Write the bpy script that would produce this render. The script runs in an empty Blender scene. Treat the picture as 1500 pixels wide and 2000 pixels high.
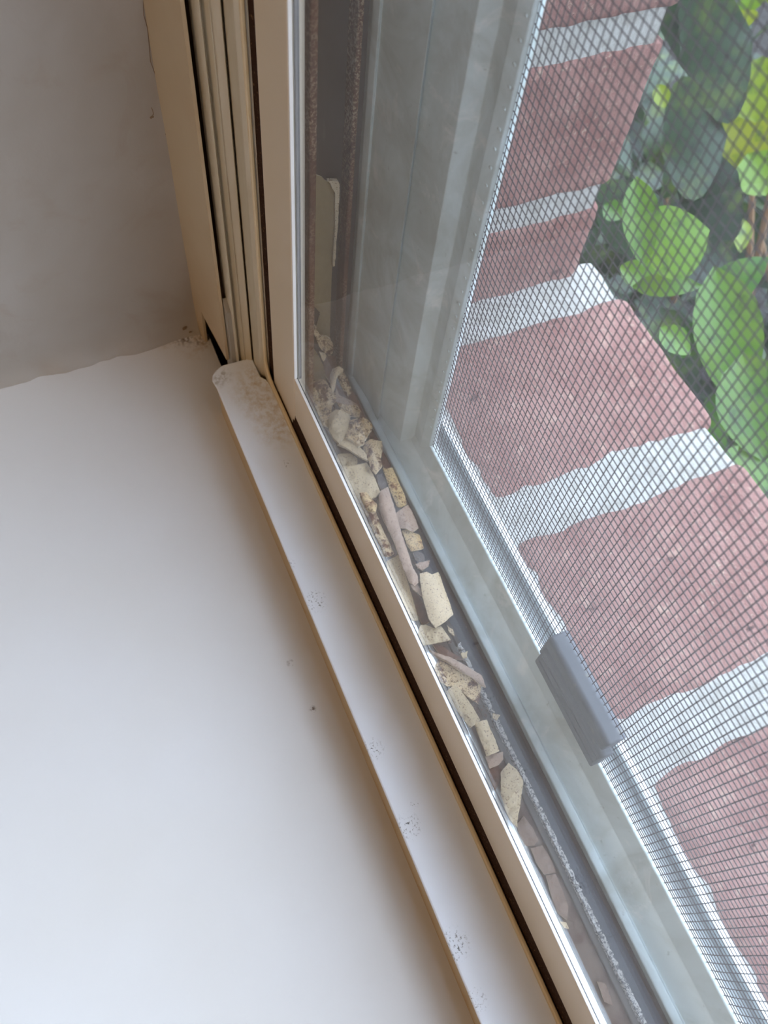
import bpy, bmesh, math, random
from mathutils import Vector, Matrix, noise, geometry
random.seed(7)
S = bpy.context.scene
COL = S.collection

# ------------------------------------------------------------------ camera
H = 0.22
CP = Vector((0.18586742, 0.0, H))
RX = Vector((0.39734163, 0.91408977, 0.0809908))
RD = Vector((0.82336692, -0.31614786, -0.47129337))
RF = Vector((-0.40519938, 0.25394963, -0.87824999))
FPX = 1657.298
cd = bpy.data.cameras.new('camera'); cam = bpy.data.objects.new('camera', cd); COL.objects.link(cam)
m = Matrix.Identity(4)
for i in range(3):
    m[i][0] = RX[i]; m[i][1] = -RD[i]; m[i][2] = -RF[i]; m[i][3] = CP[i]
cam.matrix_world = m
cd.sensor_fit = 'VERTICAL'; cd.sensor_height = 36.0; cd.sensor_width = 27.0
cd.lens = FPX / 2000 * 36.0
cd.clip_start = 0.005; cd.clip_end = 100
cd.dof.use_dof = True; cd.dof.focus_distance = 0.195; cd.dof.aperture_fstop = 30
S.camera = cam

# ------------------------------------------------------------------ world, lights, exposure
w = bpy.data.worlds.new('overcast_sky'); S.world = w; w.use_nodes = True
nt = w.node_tree; nt.nodes.clear()
tc = nt.nodes.new('ShaderNodeTexCoord'); sep = nt.nodes.new('ShaderNodeSeparateXYZ')
cr = nt.nodes.new('ShaderNodeValToRGB'); bg = nt.nodes.new('ShaderNodeBackground'); wo = nt.nodes.new('ShaderNodeOutputWorld')
nt.links.new(tc.outputs['Generated'], sep.inputs[0]); nt.links.new(sep.outputs['Z'], cr.inputs[0])
cr.color_ramp.elements[0].position = 0.0; cr.color_ramp.elements[0].color = (0.15, 0.17, 0.20, 1)
cr.color_ramp.elements[1].position = 0.9; cr.color_ramp.elements[1].color = (0.77, 0.93, 1.15, 1)
nt.links.new(cr.outputs[0], bg.inputs['Color']); bg.inputs['Strength'].default_value = 10.8
nt.links.new(bg.outputs[0], wo.inputs[0])

def lamp(name, loc, energy, size, color, target):
    l = bpy.data.lights.new(name, 'AREA'); l.energy = energy; l.shape = 'DISK'; l.size = size; l.color = color
    o = bpy.data.objects.new(name, l); COL.objects.link(o); o.location = loc
    o.rotation_euler = (Vector(target) - Vector(loc)).to_track_quat('-Z', 'Y').to_euler()
    return o
lamp('warm_room_fill', (1.3, -1.5, 1.5), 13.0, 0.5, (1.0, 0.67, 0.37), (0.6, -0.6, 0))  # unseen warm light added to fill the room side
S.view_settings.view_transform = 'Standard'; S.view_settings.look = 'None'
S.view_settings.exposure = -0.15; S.view_settings.gamma = 1.0; S.view_settings.use_curve_mapping = False

# ------------------------------------------------------------------ pixel -> world helpers (mm in, metres out)
def ray(px, py):
    a = (px - 750) / FPX; b = (py - 1000) / FPX
    return RX * a + RD * b + RF
def at(px, py, axis, val):
    d = ray(px, py); t = (val - CP[axis]) / d[axis]
    return CP + d * t
def yG(G, z):                       # ground reading -> y at height z (mm)
    return G * (1 - z / 220.0)
def xP(px, y, row=200):             # pixel column on row -> x (mm) on the plane y (mm)
    return at(px, row, 1, y / 1000.0).x * 1000

# ------------------------------------------------------------------ naming helpers
def thing(name, label, cat, loc=(0, 0, 0), group=None, kind=None):
    o = bpy.data.objects.new(name, None); COL.objects.link(o); o.location = loc
    o.empty_display_size = 0.02
    tag(o, label, cat, group, kind); return o
def tag(o, label=None, cat=None, group=None, kind=None):
    if label: o['label'] = label
    if cat: o['category'] = cat
    if group: o['group'] = group
    if kind: o['kind'] = kind
    return o
def link_bm(name, bm, mat, parent=None, smooth=True, bevel=0, angle=40):
    me = bpy.data.meshes.new(name)
    bmesh.ops.recalc_face_normals(bm, faces=bm.faces)
    bm.to_mesh(me); bm.free()
    o = bpy.data.objects.new(name, me); COL.objects.link(o)
    if mat: me.materials.append(mat)
    if smooth:
        for p in me.polygons: p.use_smooth = True
        try: me.set_sharp_from_angle(angle=math.radians(angle))
        except Exception: pass
    if bevel:
        b = o.modifiers.new('bevel', 'BEVEL'); b.width = bevel / 1000.0; b.segments = 3; b.limit_method = 'ANGLE'; b.angle_limit = math.radians(30)
        b.harden_normals = False
    if parent:
        o.parent = parent
        o.matrix_parent_inverse = Matrix.Translation(parent.location).inverted()
    return o
def prism(bm, pts, axis, a0, a1):
    """pts: 2-D outline in mm; axis 'x': pts=(y,z); axis 'z': pts=(x,y); axis 'y': pts=(x,z)"""
    def mk(p, a):
        a /= 1000.0; u = p[0] / 1000.0; v = p[1] / 1000.0
        return {'x': (a, u, v), 'y': (u, a, v), 'z': (u, v, a)}[axis]
    A = [bm.verts.new(mk(p, a0)) for p in pts]; B = [bm.verts.new(mk(p, a1)) for p in pts]
    n = len(pts)
    bm.faces.new(A); bm.faces.new(B[::-1])
    for i in range(n):
        bm.faces.new((A[i], B[i], B[(i + 1) % n], A[(i + 1) % n]))
def box(bm, x0, x1, y0, y1, z0, z1):
    prism(bm, [(x0, y0), (x1, y0), (x1, y1), (x0, y1)], 'z', z0, z1)
def tube(bm, pts, r, seg=5):
    rings = []
    for i, p in enumerate(pts):
        p = Vector(p); a = Vector(pts[max(0, i - 1)]); b = Vector(pts[min(len(pts) - 1, i + 1)])
        t = (b - a).normalized(); n = t.orthogonal().normalized(); c = t.cross(n)
        rr = r[i] if isinstance(r, (list, tuple)) else r
        rings.append([bm.verts.new(p + (n * math.cos(2 * math.pi * k / seg) + c * math.sin(2 * math.pi * k / seg)) * rr) for k in range(seg)])
    for i in range(len(rings) - 1):
        for k in range(seg):
            bm.faces.new((rings[i][k], rings[i][(k + 1) % seg], rings[i + 1][(k + 1) % seg], rings[i + 1][k]))
    bm.faces.new(rings[0][::-1]); bm.faces.new(rings[-1])

# ------------------------------------------------------------------ materials
def srgb(r, g, b):
    f = lambda c: (c / 255 / 12.92) if c / 255 <= 0.04045 else ((c / 255 + 0.055) / 1.055) ** 2.4
    return (f(r), f(g), f(b), 1)
class M:
    def __init__(s, name, base, rough=0.5, metal=0.0, spec=0.5):
        s.m = bpy.data.materials.new(name); s.m.use_nodes = True; s.t = s.m.node_tree; s.n = s.t.nodes; s.l = s.t.links
        s.b = s.n['Principled BSDF']; s.out = s.n['Material Output']
        s.b.inputs['Roughness'].default_value = rough; s.b.inputs['Metallic'].default_value = metal
        s.b.inputs['Specular IOR Level'].default_value = spec
        s.b.inputs['Base Color'].default_value = base; s.col = None; s.base = base
        s.tc = s.n.new('ShaderNodeTexCoord'); s.bumpn = None
    def noise(s, scale, detail=5, rough=0.6, vscale=None, dist=0.0, coord='Object'):
        src = s.tc.outputs[coord]
        if vscale:
            mp = s.n.new('ShaderNodeMapping'); mp.inputs['Scale'].default_value = vscale; s.l.new(src, mp.inputs[0]); src = mp.outputs[0]
        t = s.n.new('ShaderNodeTexNoise'); t.inputs['Scale'].default_value = scale; t.inputs['Detail'].default_value = detail
        t.inputs['Roughness'].default_value = rough; t.inputs['Distortion'].default_value = dist
        s.l.new(src, t.inputs['Vector']); return t.outputs['Fac']
    def ramp(s, fac, p0, p1):
        r = s.n.new('ShaderNodeMapRange'); r.inputs['From Min'].default_value = p0; r.inputs['From Max'].default_value = p1
        r.clamp = True
        s.l.new(fac, r.inputs['Value']); return r.outputs[0]
    def math(s, op, a, b=None):
        r = s.n.new('ShaderNodeMath'); r.operation = op
        for i, v in enumerate((a, b)):
            if v is None: continue
            if isinstance(v, (int, float)): r.inputs[i].default_value = v
            else: s.l.new(v, r.inputs[i])
        return r.outputs[0]
    def mix(s, fac, color):
        x = s.n.new('ShaderNodeMix'); x.data_type = 'RGBA'
        if isinstance(fac, (int, float)): x.inputs[0].default_value = fac
        else: s.l.new(fac, x.inputs[0])
        if s.col is None: x.inputs[6].default_value = s.base
        else: s.l.new(s.col, x.inputs[6])
        if isinstance(color, tuple): x.inputs[7].default_value = color
        else: s.l.new(color, x.inputs[7])
        s.col = x.outputs[2]; s.l.new(s.col, s.b.inputs['Base Color']); return s
    def bump(s, h, strength=0.3, dist=0.0003):
        b = s.n.new('ShaderNodeBump'); b.inputs['Strength'].default_value = strength; b.inputs['Distance'].default_value = dist
        s.l.new(h, b.inputs['Height'])
        if s.bumpn: s.l.new(s.bumpn, b.inputs['Normal'])
        s.bumpn = b.outputs[0]; s.l.new(b.outputs[0], s.b.inputs['Normal']); return s
    def spots(s, pts, color, nscale=900, thr=(0.5, 0.62)):
        """irregular dirt marks round given world points: (Vector, radius_m)"""
        nz = s.noise(nscale, 6, 0.7)
        nz = s.ramp(nz, *thr)
        tot = None
        for p, r in pts:
            v = s.n.new('ShaderNodeVectorMath'); v.operation = 'DISTANCE'
            s.l.new(s.tc.outputs['Object'], v.inputs[0]); v.inputs[1].default_value = p
            k = s.ramp(v.outputs['Value'], r, r * 0.25)
            tot = k if tot is None else s.math('MAXIMUM', tot, k)
        s.mix(s.math('MULTIPLY', nz, tot), color); return s

def P(px, py, z=16):                # point on a horizontal level (mm) seen at that pixel
    return at(px, py, 2, z / 1000.0)

m_sill = M('sill_gloss_paint', srgb(212, 210, 208), 0.32)
m_sill.mix(m_sill.ramp(m_sill.noise(9, 3), 0.4, 0.8), srgb(208, 204, 198))
m_sill.spots([(P(x, y, 0), r) for x, y, r in ((360, 655, .006), (395, 660, .005), (345, 650, .004), (567, 1295, .0012), (610, 1385, .0012))], srgb(90, 70, 50), 700, (0.45, 0.6))
m_sill.spots([(P(x, y, 0), .008) for x, y in ((385, 670), (335, 658))], srgb(180, 158, 128), 260, (0.45, 0.75))
m_sill.bump(m_sill.noise(35, 3), 0.15, 0.0006)
m_wall = M('painted_plaster', srgb(168, 162, 154), 0.55)
m_wall.mix(m_wall.ramp(m_wall.noise(14, 4, 0.6, dist=0.4), 0.35, 0.75), srgb(152, 141, 128))
m_wall.mix(m_wall.math('MULTIPLY', m_wall.ramp(m_wall.noise(60, 5, 0.6, dist=0.8), 0.55, 0.75), 0.35), srgb(150, 130, 110))
m_wall.bump(m_wall.noise(45, 6, 0.6), 0.25, 0.0015)
m_board = M('cream_board_paint', srgb(196, 178, 148), 0.5)
m_board.mix(m_board.ramp(m_board.noise(20, 4), 0.4, 0.75), srgb(188, 164, 130))
m_board.bump(m_board.noise(50, 5), 0.2, 0.0008)
m_jamb = M('cream_metal_frame', srgb(206, 196, 174), 0.4)
m_jamb.mix(m_jamb.ramp(m_jamb.noise(30, 4, vscale=(6, 6, 0.6)), 0.4, 0.75), srgb(190, 176, 148))
m_cap = M('white_sill_cap', srgb(232, 238, 246), 0.3)
m_cap.mix(m_cap.math('MULTIPLY', m_cap.ramp(m_cap.noise(25, 3), 0.4, 0.8), 0.3), srgb(210, 200, 184))
m_cap.spots([(P(x, y), r) for x, y, r in ((617, 1175, .0035), (612, 1165, .002), (728, 1463, .003), (797, 1614, .0035), (887, 1845, .004), (890, 1858, .003), (928, 1955, .003), (564, 1103, .002), (715, 1158, .0016), (560, 905, .0016), (809, 1572, .0012))], srgb(80, 80, 78), 1700, (0.55, 0.63))
m_cap.spots([(P(x, y), r) for x, y, r in ((432, 735, .004), (425, 745, .003))], srgb(168, 166, 160), 700, (0.45, 0.65))
m_cap.spots([(P(x, y), r) for x, y, r in ((505, 760, .010), (525, 790, .010), (548, 830, .009), (495, 735, .006))], srgb(190, 170, 140), 500, (0.42, 0.75))
m_cap.bump(m_cap.noise(40, 3), 0.1, 0.0005)
m_capb = M('riser_shade_tan', srgb(200, 176, 138), 0.5)  # tan shade on the cap's side is put into the riser colour
m_lip = M('cream_track_lip', srgb(226, 208, 172), 0.35)
m_sash = M('white_sash_vinyl', srgb(226, 212, 190), 0.35)
m_sash.mix(m_sash.math('MULTIPLY', m_sash.ramp(m_sash.noise(30, 3), 0.45, 0.8), 0.25), srgb(214, 200, 176))
m_bead = M('daylit_bead_white', srgb(246, 246, 244), 0.35)  # daylight on the sash edge is put into this whiter colour
m_pile = M('brown_pile_weatherstrip', srgb(62, 44, 36), 0.95, spec=0.1)
m_pile.mix(m_pile.ramp(m_pile.noise(1500, 3), 0.6, 0.72), srgb(120, 92, 66)); m_pile.bump(m_pile.noise(2500, 3), 0.8, 0.0004)
m_gasket = M('dark_grey_gasket', srgb(96, 98, 104), 0.5); m_gasket.bump(m_gasket.noise(800, 3), 0.3, 0.0002)
m_caulk = M('grey_filler', srgb(158, 152, 140), 0.7); m_caulk.bump(m_caulk.noise(400, 4), 0.5, 0.0004)
m_crack = M('hairline_crack', srgb(128, 108, 88), 0.9)

# rusty steel of the old frame
def rust_steel(name, base, rustamt, sc=260):
    k = M(name, base, 0.75)
    k.mix(k.ramp(k.noise(40, 5, vscale=(3, 3, 0.6)), 0.4, 0.7), tuple(c * 0.75 for c in base[:3]) + (1,))
    k.mix(k.ramp(k.noise(sc, 8, 0.75), 0.62 - rustamt, 0.68 - rustamt), srgb(122, 72, 52))
    k.mix(k.ramp(k.noise(sc * 2.5, 8, 0.75), 0.58, 0.66), srgb(196, 176, 148))
    k.bump(k.noise(700, 8, 0.7), 0.6, 0.0004); return k
m_darksteel = M('dark_brown_steel', srgb(64, 50, 40), 0.7)
m_darksteel.mix(m_darksteel.ramp(m_darksteel.noise(90, 6, vscale=(3, 3, 0.8)), 0.66, 0.8), srgb(104, 92, 80)); m_darksteel.bump(m_darksteel.noise(300, 6), 0.3, 0.0003)
m_rust = M('rusted_flange', srgb(112, 74, 52), 0.85, spec=0.2)
m_rust.mix(m_rust.ramp(m_rust.noise(120, 6, vscale=(2, 2, .5)), 0.45, 0.65), srgb(90, 58, 44))
m_rust.mix(m_rust.math('MULTIPLY', m_rust.ramp(m_rust.noise(1600, 6, 0.75), 0.50, 0.56), m_rust.ramp(m_rust.noise(35, 4, vscale=(1, 1, .7)), 0.35, 0.6)), srgb(184, 162, 136))
m_rust.bump(m_rust.noise(1300, 8, 0.75), 0.9, 0.0004)
m_floorch = M('brown_grey_channel_paint', srgb(108, 94, 84), 0.85, spec=0.2)
m_floorch.mix(m_floorch.ramp(m_floorch.noise(90, 7, 0.65, dist=0.6), 0.47, 0.53), srgb(90, 72, 64))
m_floorch.mix(m_floorch.ramp(m_floorch.noise(220, 7, 0.7), 0.62, 0.7), srgb(108, 76, 62))
m_floorch.bump(m_floorch.noise(90, 7, 0.65, dist=0.6), 0.6, 0.0008)
m_step = M('grey_steel_step', srgb(98, 95, 90), 0.8, spec=0.2); m_step.mix(m_step.ramp(m_step.noise(120, 6), 0.5, 0.7), srgb(110, 102, 96)); m_step.bump(m_step.noise(300, 6), 0.4, 0.0004)
m_crust = M('flaking_white_crust', srgb(216, 214, 210), 0.85)
m_crust.mix(m_crust.ramp(m_crust.noise(1500, 9, 0.8), 0.50, 0.53), srgb(78, 76, 80)); m_crust.bump(m_crust.noise(1500, 8, 0.8), 0.9, 0.0006)
m_ridge = M('brown_grey_ridge', srgb(62, 54, 48), 0.9, spec=0.15); m_ridge.mix(m_ridge.ramp(m_ridge.noise(300, 7, .7), .5, .6), srgb(70, 62, 60)); m_ridge.mix(m_ridge.ramp(m_ridge.noise(500, 7, .7), .66, .7), srgb(160, 154, 146))
m_bluebead = M('blue_grey_bead', srgb(54, 58, 66), 0.85, spec=0.15)
m_bluebead.mix(m_bluebead.ramp(m_bluebead.noise(160, 8, 0.7), 0.6, 0.8), srgb(92, 88, 82))
m_bluebead.mix(m_bluebead.ramp(m_bluebead.noise(110, 8, 0.75), 0.66, 0.72), srgb(66, 68, 74)); m_bluebead.bump(m_bluebead.noise(400, 6), 0.5, 0.0004)
m_alu = M('dusty_aluminium', srgb(184, 196, 197), 0.45, metal=0.12)
m_alu.mix(m_alu.ramp(m_alu.noise(38, 8, 0.65, dist=1.2), 0.42, 0.66), srgb(160, 166, 160))
m_alu.mix(m_alu.ramp(m_alu.noise(90, 8, 0.7, dist=0.8), 0.56, 0.75), srgb(208, 210, 206))
m_alu.mix(m_alu.math('MULTIPLY', m_alu.ramp(m_alu.noise(700, 4, 0.6), 0.66, 0.74), 0.6), srgb(140, 142, 138))
m_alu.bump(m_alu.noise(900, 4, vscale=(1, 1, 1)), 0.15, 0.0002)
m_alu2 = M('bright_aluminium_sill', srgb(220, 226, 226), 0.35, metal=0.5); m_alu2.bump(m_alu2.noise(300, 4), 0.15, 0.0003)
m_ledge = M('bright_track_metal', srgb(236, 240, 242), 0.22, metal=0.75); m_ledge.mix(m_ledge.math('MULTIPLY', m_ledge.ramp(m_ledge.noise(1300, 6, 0.7), 0.6, 0.68), 0.6), srgb(110, 108, 104))
m_alu3 = M('weathered_grey_metal', srgb(132, 140, 140), 0.6, metal=0.2); m_alu3.mix(m_alu3.ramp(m_alu3.noise(60, 7, .7, vscale=(.6, 3, 1)), .45, .7), srgb(104, 108, 106))
m_wire = M('grey_screen_wire', srgb(76, 70, 74), 0.45)
m_clip = M('dark_grey_plastic', srgb(84, 88, 94), 0.6); m_clip.mix(m_clip.ramp(m_clip.noise(300, 6), 0.62, 0.7), srgb(112, 112, 104))

# brick
m_brick = M('red_brick', srgb(126, 88, 82), 0.9, spec=0.2)
m_brick.mix(m_brick.ramp(m_brick.noise(60, 8, 0.65), 0.35, 0.75), srgb(152, 118, 110))
m_brick.mix(m_brick.ramp(m_brick.noise(170, 6, 0.7), 0.58, 0.68), srgb(164, 134, 120))
m_brick.mix(m_brick.ramp(m_brick.noise(95, 5, 0.6, vscale=(1.6, 0.7, 1)), 0.64, 0.7), srgb(74, 52, 50))
m_brick.mix(m_brick.ramp(m_brick.noise(420, 8, 0.8), 0.56, 0.64), srgb(160, 138, 122))
m_brick.mix(m_brick.ramp(m_brick.noise(520, 8, 0.8, vscale=(.35, 1.6, 1.6)), 0.58, 0.66), srgb(70, 52, 50))
m_brick.bump(m_brick.noise(260, 9, 0.75), 1.0, 0.0012)
m_mortar = M('pale_mortar', srgb(176, 174, 168), 0.95, spec=0.1)
m_mortar.mix(m_mortar.ramp(m_mortar.noise(160, 8, 0.7), 0.45, 0.75), srgb(146, 142, 132)); m_mortar.bump(m_mortar.noise(300, 9, 0.75), 1.0, 0.0015)
m_soil = M('dark_soil', srgb(26, 22, 18), 1.0); m_soil.bump(m_soil.noise(40, 8), 1, 0.01)
def leafmat(name, c1, c2):
    k = M(name, c1, 0.35)
    g = k.n.new('ShaderNodeNewGeometry')
    k.mix(g.outputs['Random Per Island'], c2)
    k.mix(k.math('MULTIPLY', k.ramp(k.noise(35, 4), 0.5, 0.8), 0.5), srgb(122, 140, 34))
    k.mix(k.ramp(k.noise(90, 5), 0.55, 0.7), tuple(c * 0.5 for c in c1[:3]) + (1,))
    tr = k.n.new('ShaderNodeBsdfTranslucent'); k.l.new(k.col, tr.inputs['Color'])
    mx = k.n.new('ShaderNodeMixShader'); mx.inputs[0].default_value = 0.35
    k.l.new(k.b.outputs[0], mx.inputs[1]); k.l.new(tr.outputs[0], mx.inputs[2]); k.l.new(mx.outputs[0], k.out.inputs[0]); return k
m_leaf = leafmat('green_leaf', srgb(54, 98, 26), srgb(92, 128, 32))
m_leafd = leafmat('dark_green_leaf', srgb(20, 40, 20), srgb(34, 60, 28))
m_leafy = leafmat('yellow_green_leaf', srgb(92, 128, 22), srgb(128, 134, 24))
m_stem = M('brown_stem', srgb(120, 92, 66), 0.8)

# glass: clear pane that reflects by Fresnel, with a film of dust
mg = bpy.data.materials.new('dusty_clear_glass'); mg.use_nodes = True
t = mg.node_tree; t.nodes.clear()
o_ = t.nodes.new('ShaderNodeOutputMaterial'); tr = t.nodes.new('ShaderNodeBsdfTransparent'); gl = t.nodes.new('ShaderNodeBsdfGlossy')
gl.inputs['Roughness'].default_value = 0.0; fr = t.nodes.new('ShaderNodeFresnel'); fr.inputs['IOR'].default_value = 1.5
gg = t.nodes.new('ShaderNodeNewGeometry'); gm = t.nodes.new('ShaderNodeMapRange'); gm.inputs['To Min'].default_value = 1.4; gm.inputs['To Max'].default_value = 1 / 1.4
t.links.new(gg.outputs['Backfacing'], gm.inputs['Value']); t.links.new(gm.outputs[0], fr.inputs['IOR'])
mx = t.nodes.new('ShaderNodeMixShader'); t.links.new(fr.outputs[0], mx.inputs[0]); t.links.new(tr.outputs[0], mx.inputs[1]); t.links.new(gl.outputs[0], mx.inputs[2])
df = t.nodes.new('ShaderNodeBsdfDiffuse'); tl = t.nodes.new('ShaderNodeBsdfTranslucent'); ad = t.nodes.new('ShaderNodeMixShader'); ad.inputs[0].default_value = 0.5
for q in (df, tl): q.inputs['Color'].default_value = (0.85, 0.86, 0.84, 1)
t.links.new(df.outputs[0], ad.inputs[1]); t.links.new(tl.outputs[0], ad.inputs[2])
tcg = t.nodes.new('ShaderNodeTexCoord'); ng = t.nodes.new('ShaderNodeTexNoise'); ng.inputs['Scale'].default_value = 45; ng.inputs['Detail'].default_value = 6
t.links.new(tcg.outputs['Object'], ng.inputs['Vector'])
mr = t.nodes.new('ShaderNodeMapRange'); mr.inputs['From Min'].default_value = 0.3; mr.inputs['From Max'].default_value = 0.8; mr.inputs['To Min'].default_value = 0.006; mr.inputs['To Max'].default_value = 0.024
t.links.new(ng.outputs['Fac'], mr.inputs['Value'])
mx2 = t.nodes.new('ShaderNodeMixShader'); t.links.new(mr.outputs[0], mx2.inputs[0]); t.links.new(mx.outputs[0], mx2.inputs[1]); t.links.new(ad.outputs[0], mx2.inputs[2])
t.links.new(mx2.outputs[0], o_.inputs[0])

# ================================================================== THE ROOM
WX, WZ = 900.0, 1200.0              # clear opening of the window, mm
REV = -170.0                        # depth of the reveal towards the room
def st(name, bm, mat, label, smooth=True, bevel=0, cat='wall'):
    o = link_bm(name, bm, mat.m, None, smooth, bevel); tag(o, label, cat, None, 'structure'); return o

# reveal wall on the left: fine grid with a lumpy plaster fillet towards the sill
def fillet(y, z):
    n1 = noise.noise(Vector((y * 0.06, z * 0.06, 1.3))); n2 = noise.noise(Vector((y * 0.25, 0, 7.7)))
    lump = (3.4 + 1.6 * n1 + 0.9 * n2) * math.exp(-max(z, 0) / (3.2 + n1))
    near = max(0.0, 1 - (33.7 - y) / 14.0) if y < 33.7 else 1.0
    return 0.35 * n1 + lump + near * near * 1.4 * (0.6 + 0.6 * noise.noise(Vector((y * 0.15, z * 0.05, 3))))
bm = bmesh.new()
ys = [REV + (33.7 - REV) * i / 150 for i in range(151)]
zs = [-1.5] + [i * 0.5 for i in range(1, 30)] + [15 + i * 2.5 for i in range(0, 120)] + [320, 500, 800, WZ + 20]
grid = [[bm.verts.new((fillet(y, z) / 1000 if z < 330 else 0, y / 1000, z / 1000)) for z in zs] for y in ys]
for i in range(len(ys) - 1):
    for j in range(len(zs) - 1):
        bm.faces.new((grid[i][j], grid[i + 1][j], grid[i + 1][j + 1], grid[i][j + 1]))
wall_left = st('wall_left', bm, m_wall, 'grey beige painted plaster reveal wall left of the window', cat='wall')
# room shell behind the camera (bounces the daylight)
def plain(name, x0, x1, y0, y1, z0, z1, mat, label, cat):
    bm = bmesh.new(); box(bm, x0, x1, y0, y1, z0, z1); return st(name, bm, mat, label, False, 0, cat)
m_room = M('room_paint', srgb(150, 122, 92), 0.7); m_floor = M('wood_floor', srgb(150, 118, 88), 0.5)
m_floor.mix(m_floor.ramp(m_floor.noise(4, 5, vscale=(1, 12, 1)), 0.4, 0.7), srgb(120, 88, 62))
plain('floor', -1300, 2300, -3200, REV, -900, -880, m_floor, 'brown floor of the room', 'floor')
plain('ceiling', -1300, 2300, -3200, REV, 1700, 1720, m_room, 'pale ceiling of the room', 'ceiling')
plain('wall_back', -1300, 2300, -3220, -3200, -900, 1700, m_room, 'pale wall behind the viewer', 'wall')
plain('wall_side_left', -1320, -1300, -3200, REV, -900, 1700, m_room, 'pale left wall of the room', 'wall')
plain('wall_right', 2300, 2320, -3200, REV, -900, 1700, m_room, 'pale right wall of the room', 'wall')
bm = bmesh.new()
box(bm, -1300, -4, REV, 98, -900, 1700)
box(bm, WX + 4, 2300, REV, 60, -900, 1700)
box(bm, -4, WX + 4, REV, 60, WZ + 4, 1700)
box(bm, -4, WX + 4, REV, 60, -900, -30)
st('wall_window', bm, m_room, 'pale wall round the window opening', False)
q1, q2 = P(392, 617, 0) * 1000, P(432, 715, 0) * 1000
bm = bmesh.new(); box(bm, -4, WX + 4, REV - 20, q1.y, -30, 0)
prism(bm, [(q2.x + 2, q2.y + 1), (q2.x, q2.y), (q1.x, q1.y), (WX + 4, q1.y), (WX + 4, 46), (34, 46), (34, q2.y + 1)], 'z', -30, 0)
st('trim_1', bm, m_sill, 'glossy white painted window sill board', False, 0, 'window sill')
bm = bmesh.new(); box(bm, -4, WX + 4, 46.2, 96, -60, -45); box(bm, -4, WX + 4, 20, 97, -60, -50); st('wall_cavity', bm, m_pile, 'dark floor added below the window frames to close the cavity', False)  # unseen dark floor added so the slit under the board stays black
# tan corner board between reveal and window frame
xb = xP(377, 36.1)
za = at(393, 611, 1, 0.0341).z * 1000; zb = at(445, 709, 1, 0.0361).z * 1000
bm = bmesh.new()
def ybd(x): return 33.6 + (36.1 - 33.6) * x / xb
ol = [(-1, 0.0), (6.2, 0.0), (7.2, 15.4), (xb, zb), (xb, WZ), (-1, WZ)]
A = [bm.verts.new((x / 1000, ybd(x) / 1000, z / 1000)) for x, z in ol]
B = [bm.verts.new((x / 1000, (ybd(x) + 0.85) / 1000, z / 1000)) for x, z in ol]
bm.faces.new(A); bm.faces.new(B[::-1])
for i in range(len(ol)): k = (i + 1) % len(ol); bm.faces.new((A[i], B[i], B[k], A[k]))
trim2 = st('trim_2', bm, m_board, 'cream painted board covering the corner beside the window frame', True, 0, 'trim')
def crack(pxs, plane_axis, val, off, r, parent, name='crack'):
    bm = bmesh.new(); pts = []
    for (px, py) in pxs:
        p = at(px, py, plane_axis, val); p = p + Vector(off); pts.append(p)
    tube(bm, pts, r, 4); return link_bm(name, bm, m_crack.m, parent)
crack([(370, 506), (376, 517), (378, 540), (374, 566), (374, 590), (380, 603)], 1, 0.0347, (0, -0.0001, 0), 0.00012, trim2)
crack([(363, 488), (364, 500), (371, 512)], 1, 0.0345, (0, -0.0001, 0), 0.00009, trim2)
def wall_x(px, py):
    p = at(px, py, 0, 0.0)
    for _ in range(3): p = at(px, py, 0, (fillet(p.y * 1000, p.z * 1000) + 0.05) / 1000)
    return p
for pl in ([(280, 0), (281, 30), (288, 55), (291, 85), (294, 120), (303, 145), (312, 165), (317, 178), (315, 196)], [(296, 210), (300, 222), (295, 232)]):
    bm = bmesh.new(); tube(bm, [wall_x(*q) for q in pl], [0.00011] * len(pl), 4); link_bm('crack', bm, m_crack.m, wall_left)
for q, r in (((325, 218), .0009), ((328, 226), .0006), ((296, 229), .0006), ((361, 641), .0009), ((372, 648), .0006), ((325, 262), .0004)):
    bm = bmesh.new(); bmesh.ops.create_icosphere(bm, subdivisions=3, radius=r)
    c = wall_x(*q)
    for v in bm.verts:
        v.co *= 0.7 + 0.7 * noise.noise(v.co * 1500 + c * 900); v.co.x *= 0.25; v.co += c
    link_bm('mould_spot', bm, m_crack.m, wall_left)

# ================================================================== WINDOW 1: inner sliding window
w1 = thing('window_1', 'inner sliding window with cream frame and white sash holding clear dusty glass', 'window', (0, 0.045, 0), kind='structure')
LX = WX
# cap strip on the sill
capz = 16.0
plan = [(414, 742), (415, 733), (420, 725), (428, 717), (436, 712.5), (462, 706), (480, 700), (493, 699), (500, 716), (509, 735), (520, 741)]
pl2 = [P(a, b, capz) for a, b in plan]; pl2 = [(p.x * 1000, p.y * 1000) for p in pl2]
yl, yr = yG(32.0, capz), yG(48.1, capz)
pl2 = [(LX, yl)] + [(pl2[0][0] + 3, yl)] + pl2 + [(pl2[-1][0] + 2, yr), (LX, yr)]
bm = bmesh.new(); prism(bm, pl2, 'z', capz - 1.1, capz)
link_bm('sill_cap', bm, m_cap.m, w1, True, 0.35)
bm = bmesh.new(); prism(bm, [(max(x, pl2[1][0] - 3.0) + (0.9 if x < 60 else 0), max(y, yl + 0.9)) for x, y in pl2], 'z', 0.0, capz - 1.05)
o = link_bm('cap_base', bm, m_capb.m, w1, True, 0.2); o['label'] = 'riser under the white cap strip with its tan shade put in the colour'
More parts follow.
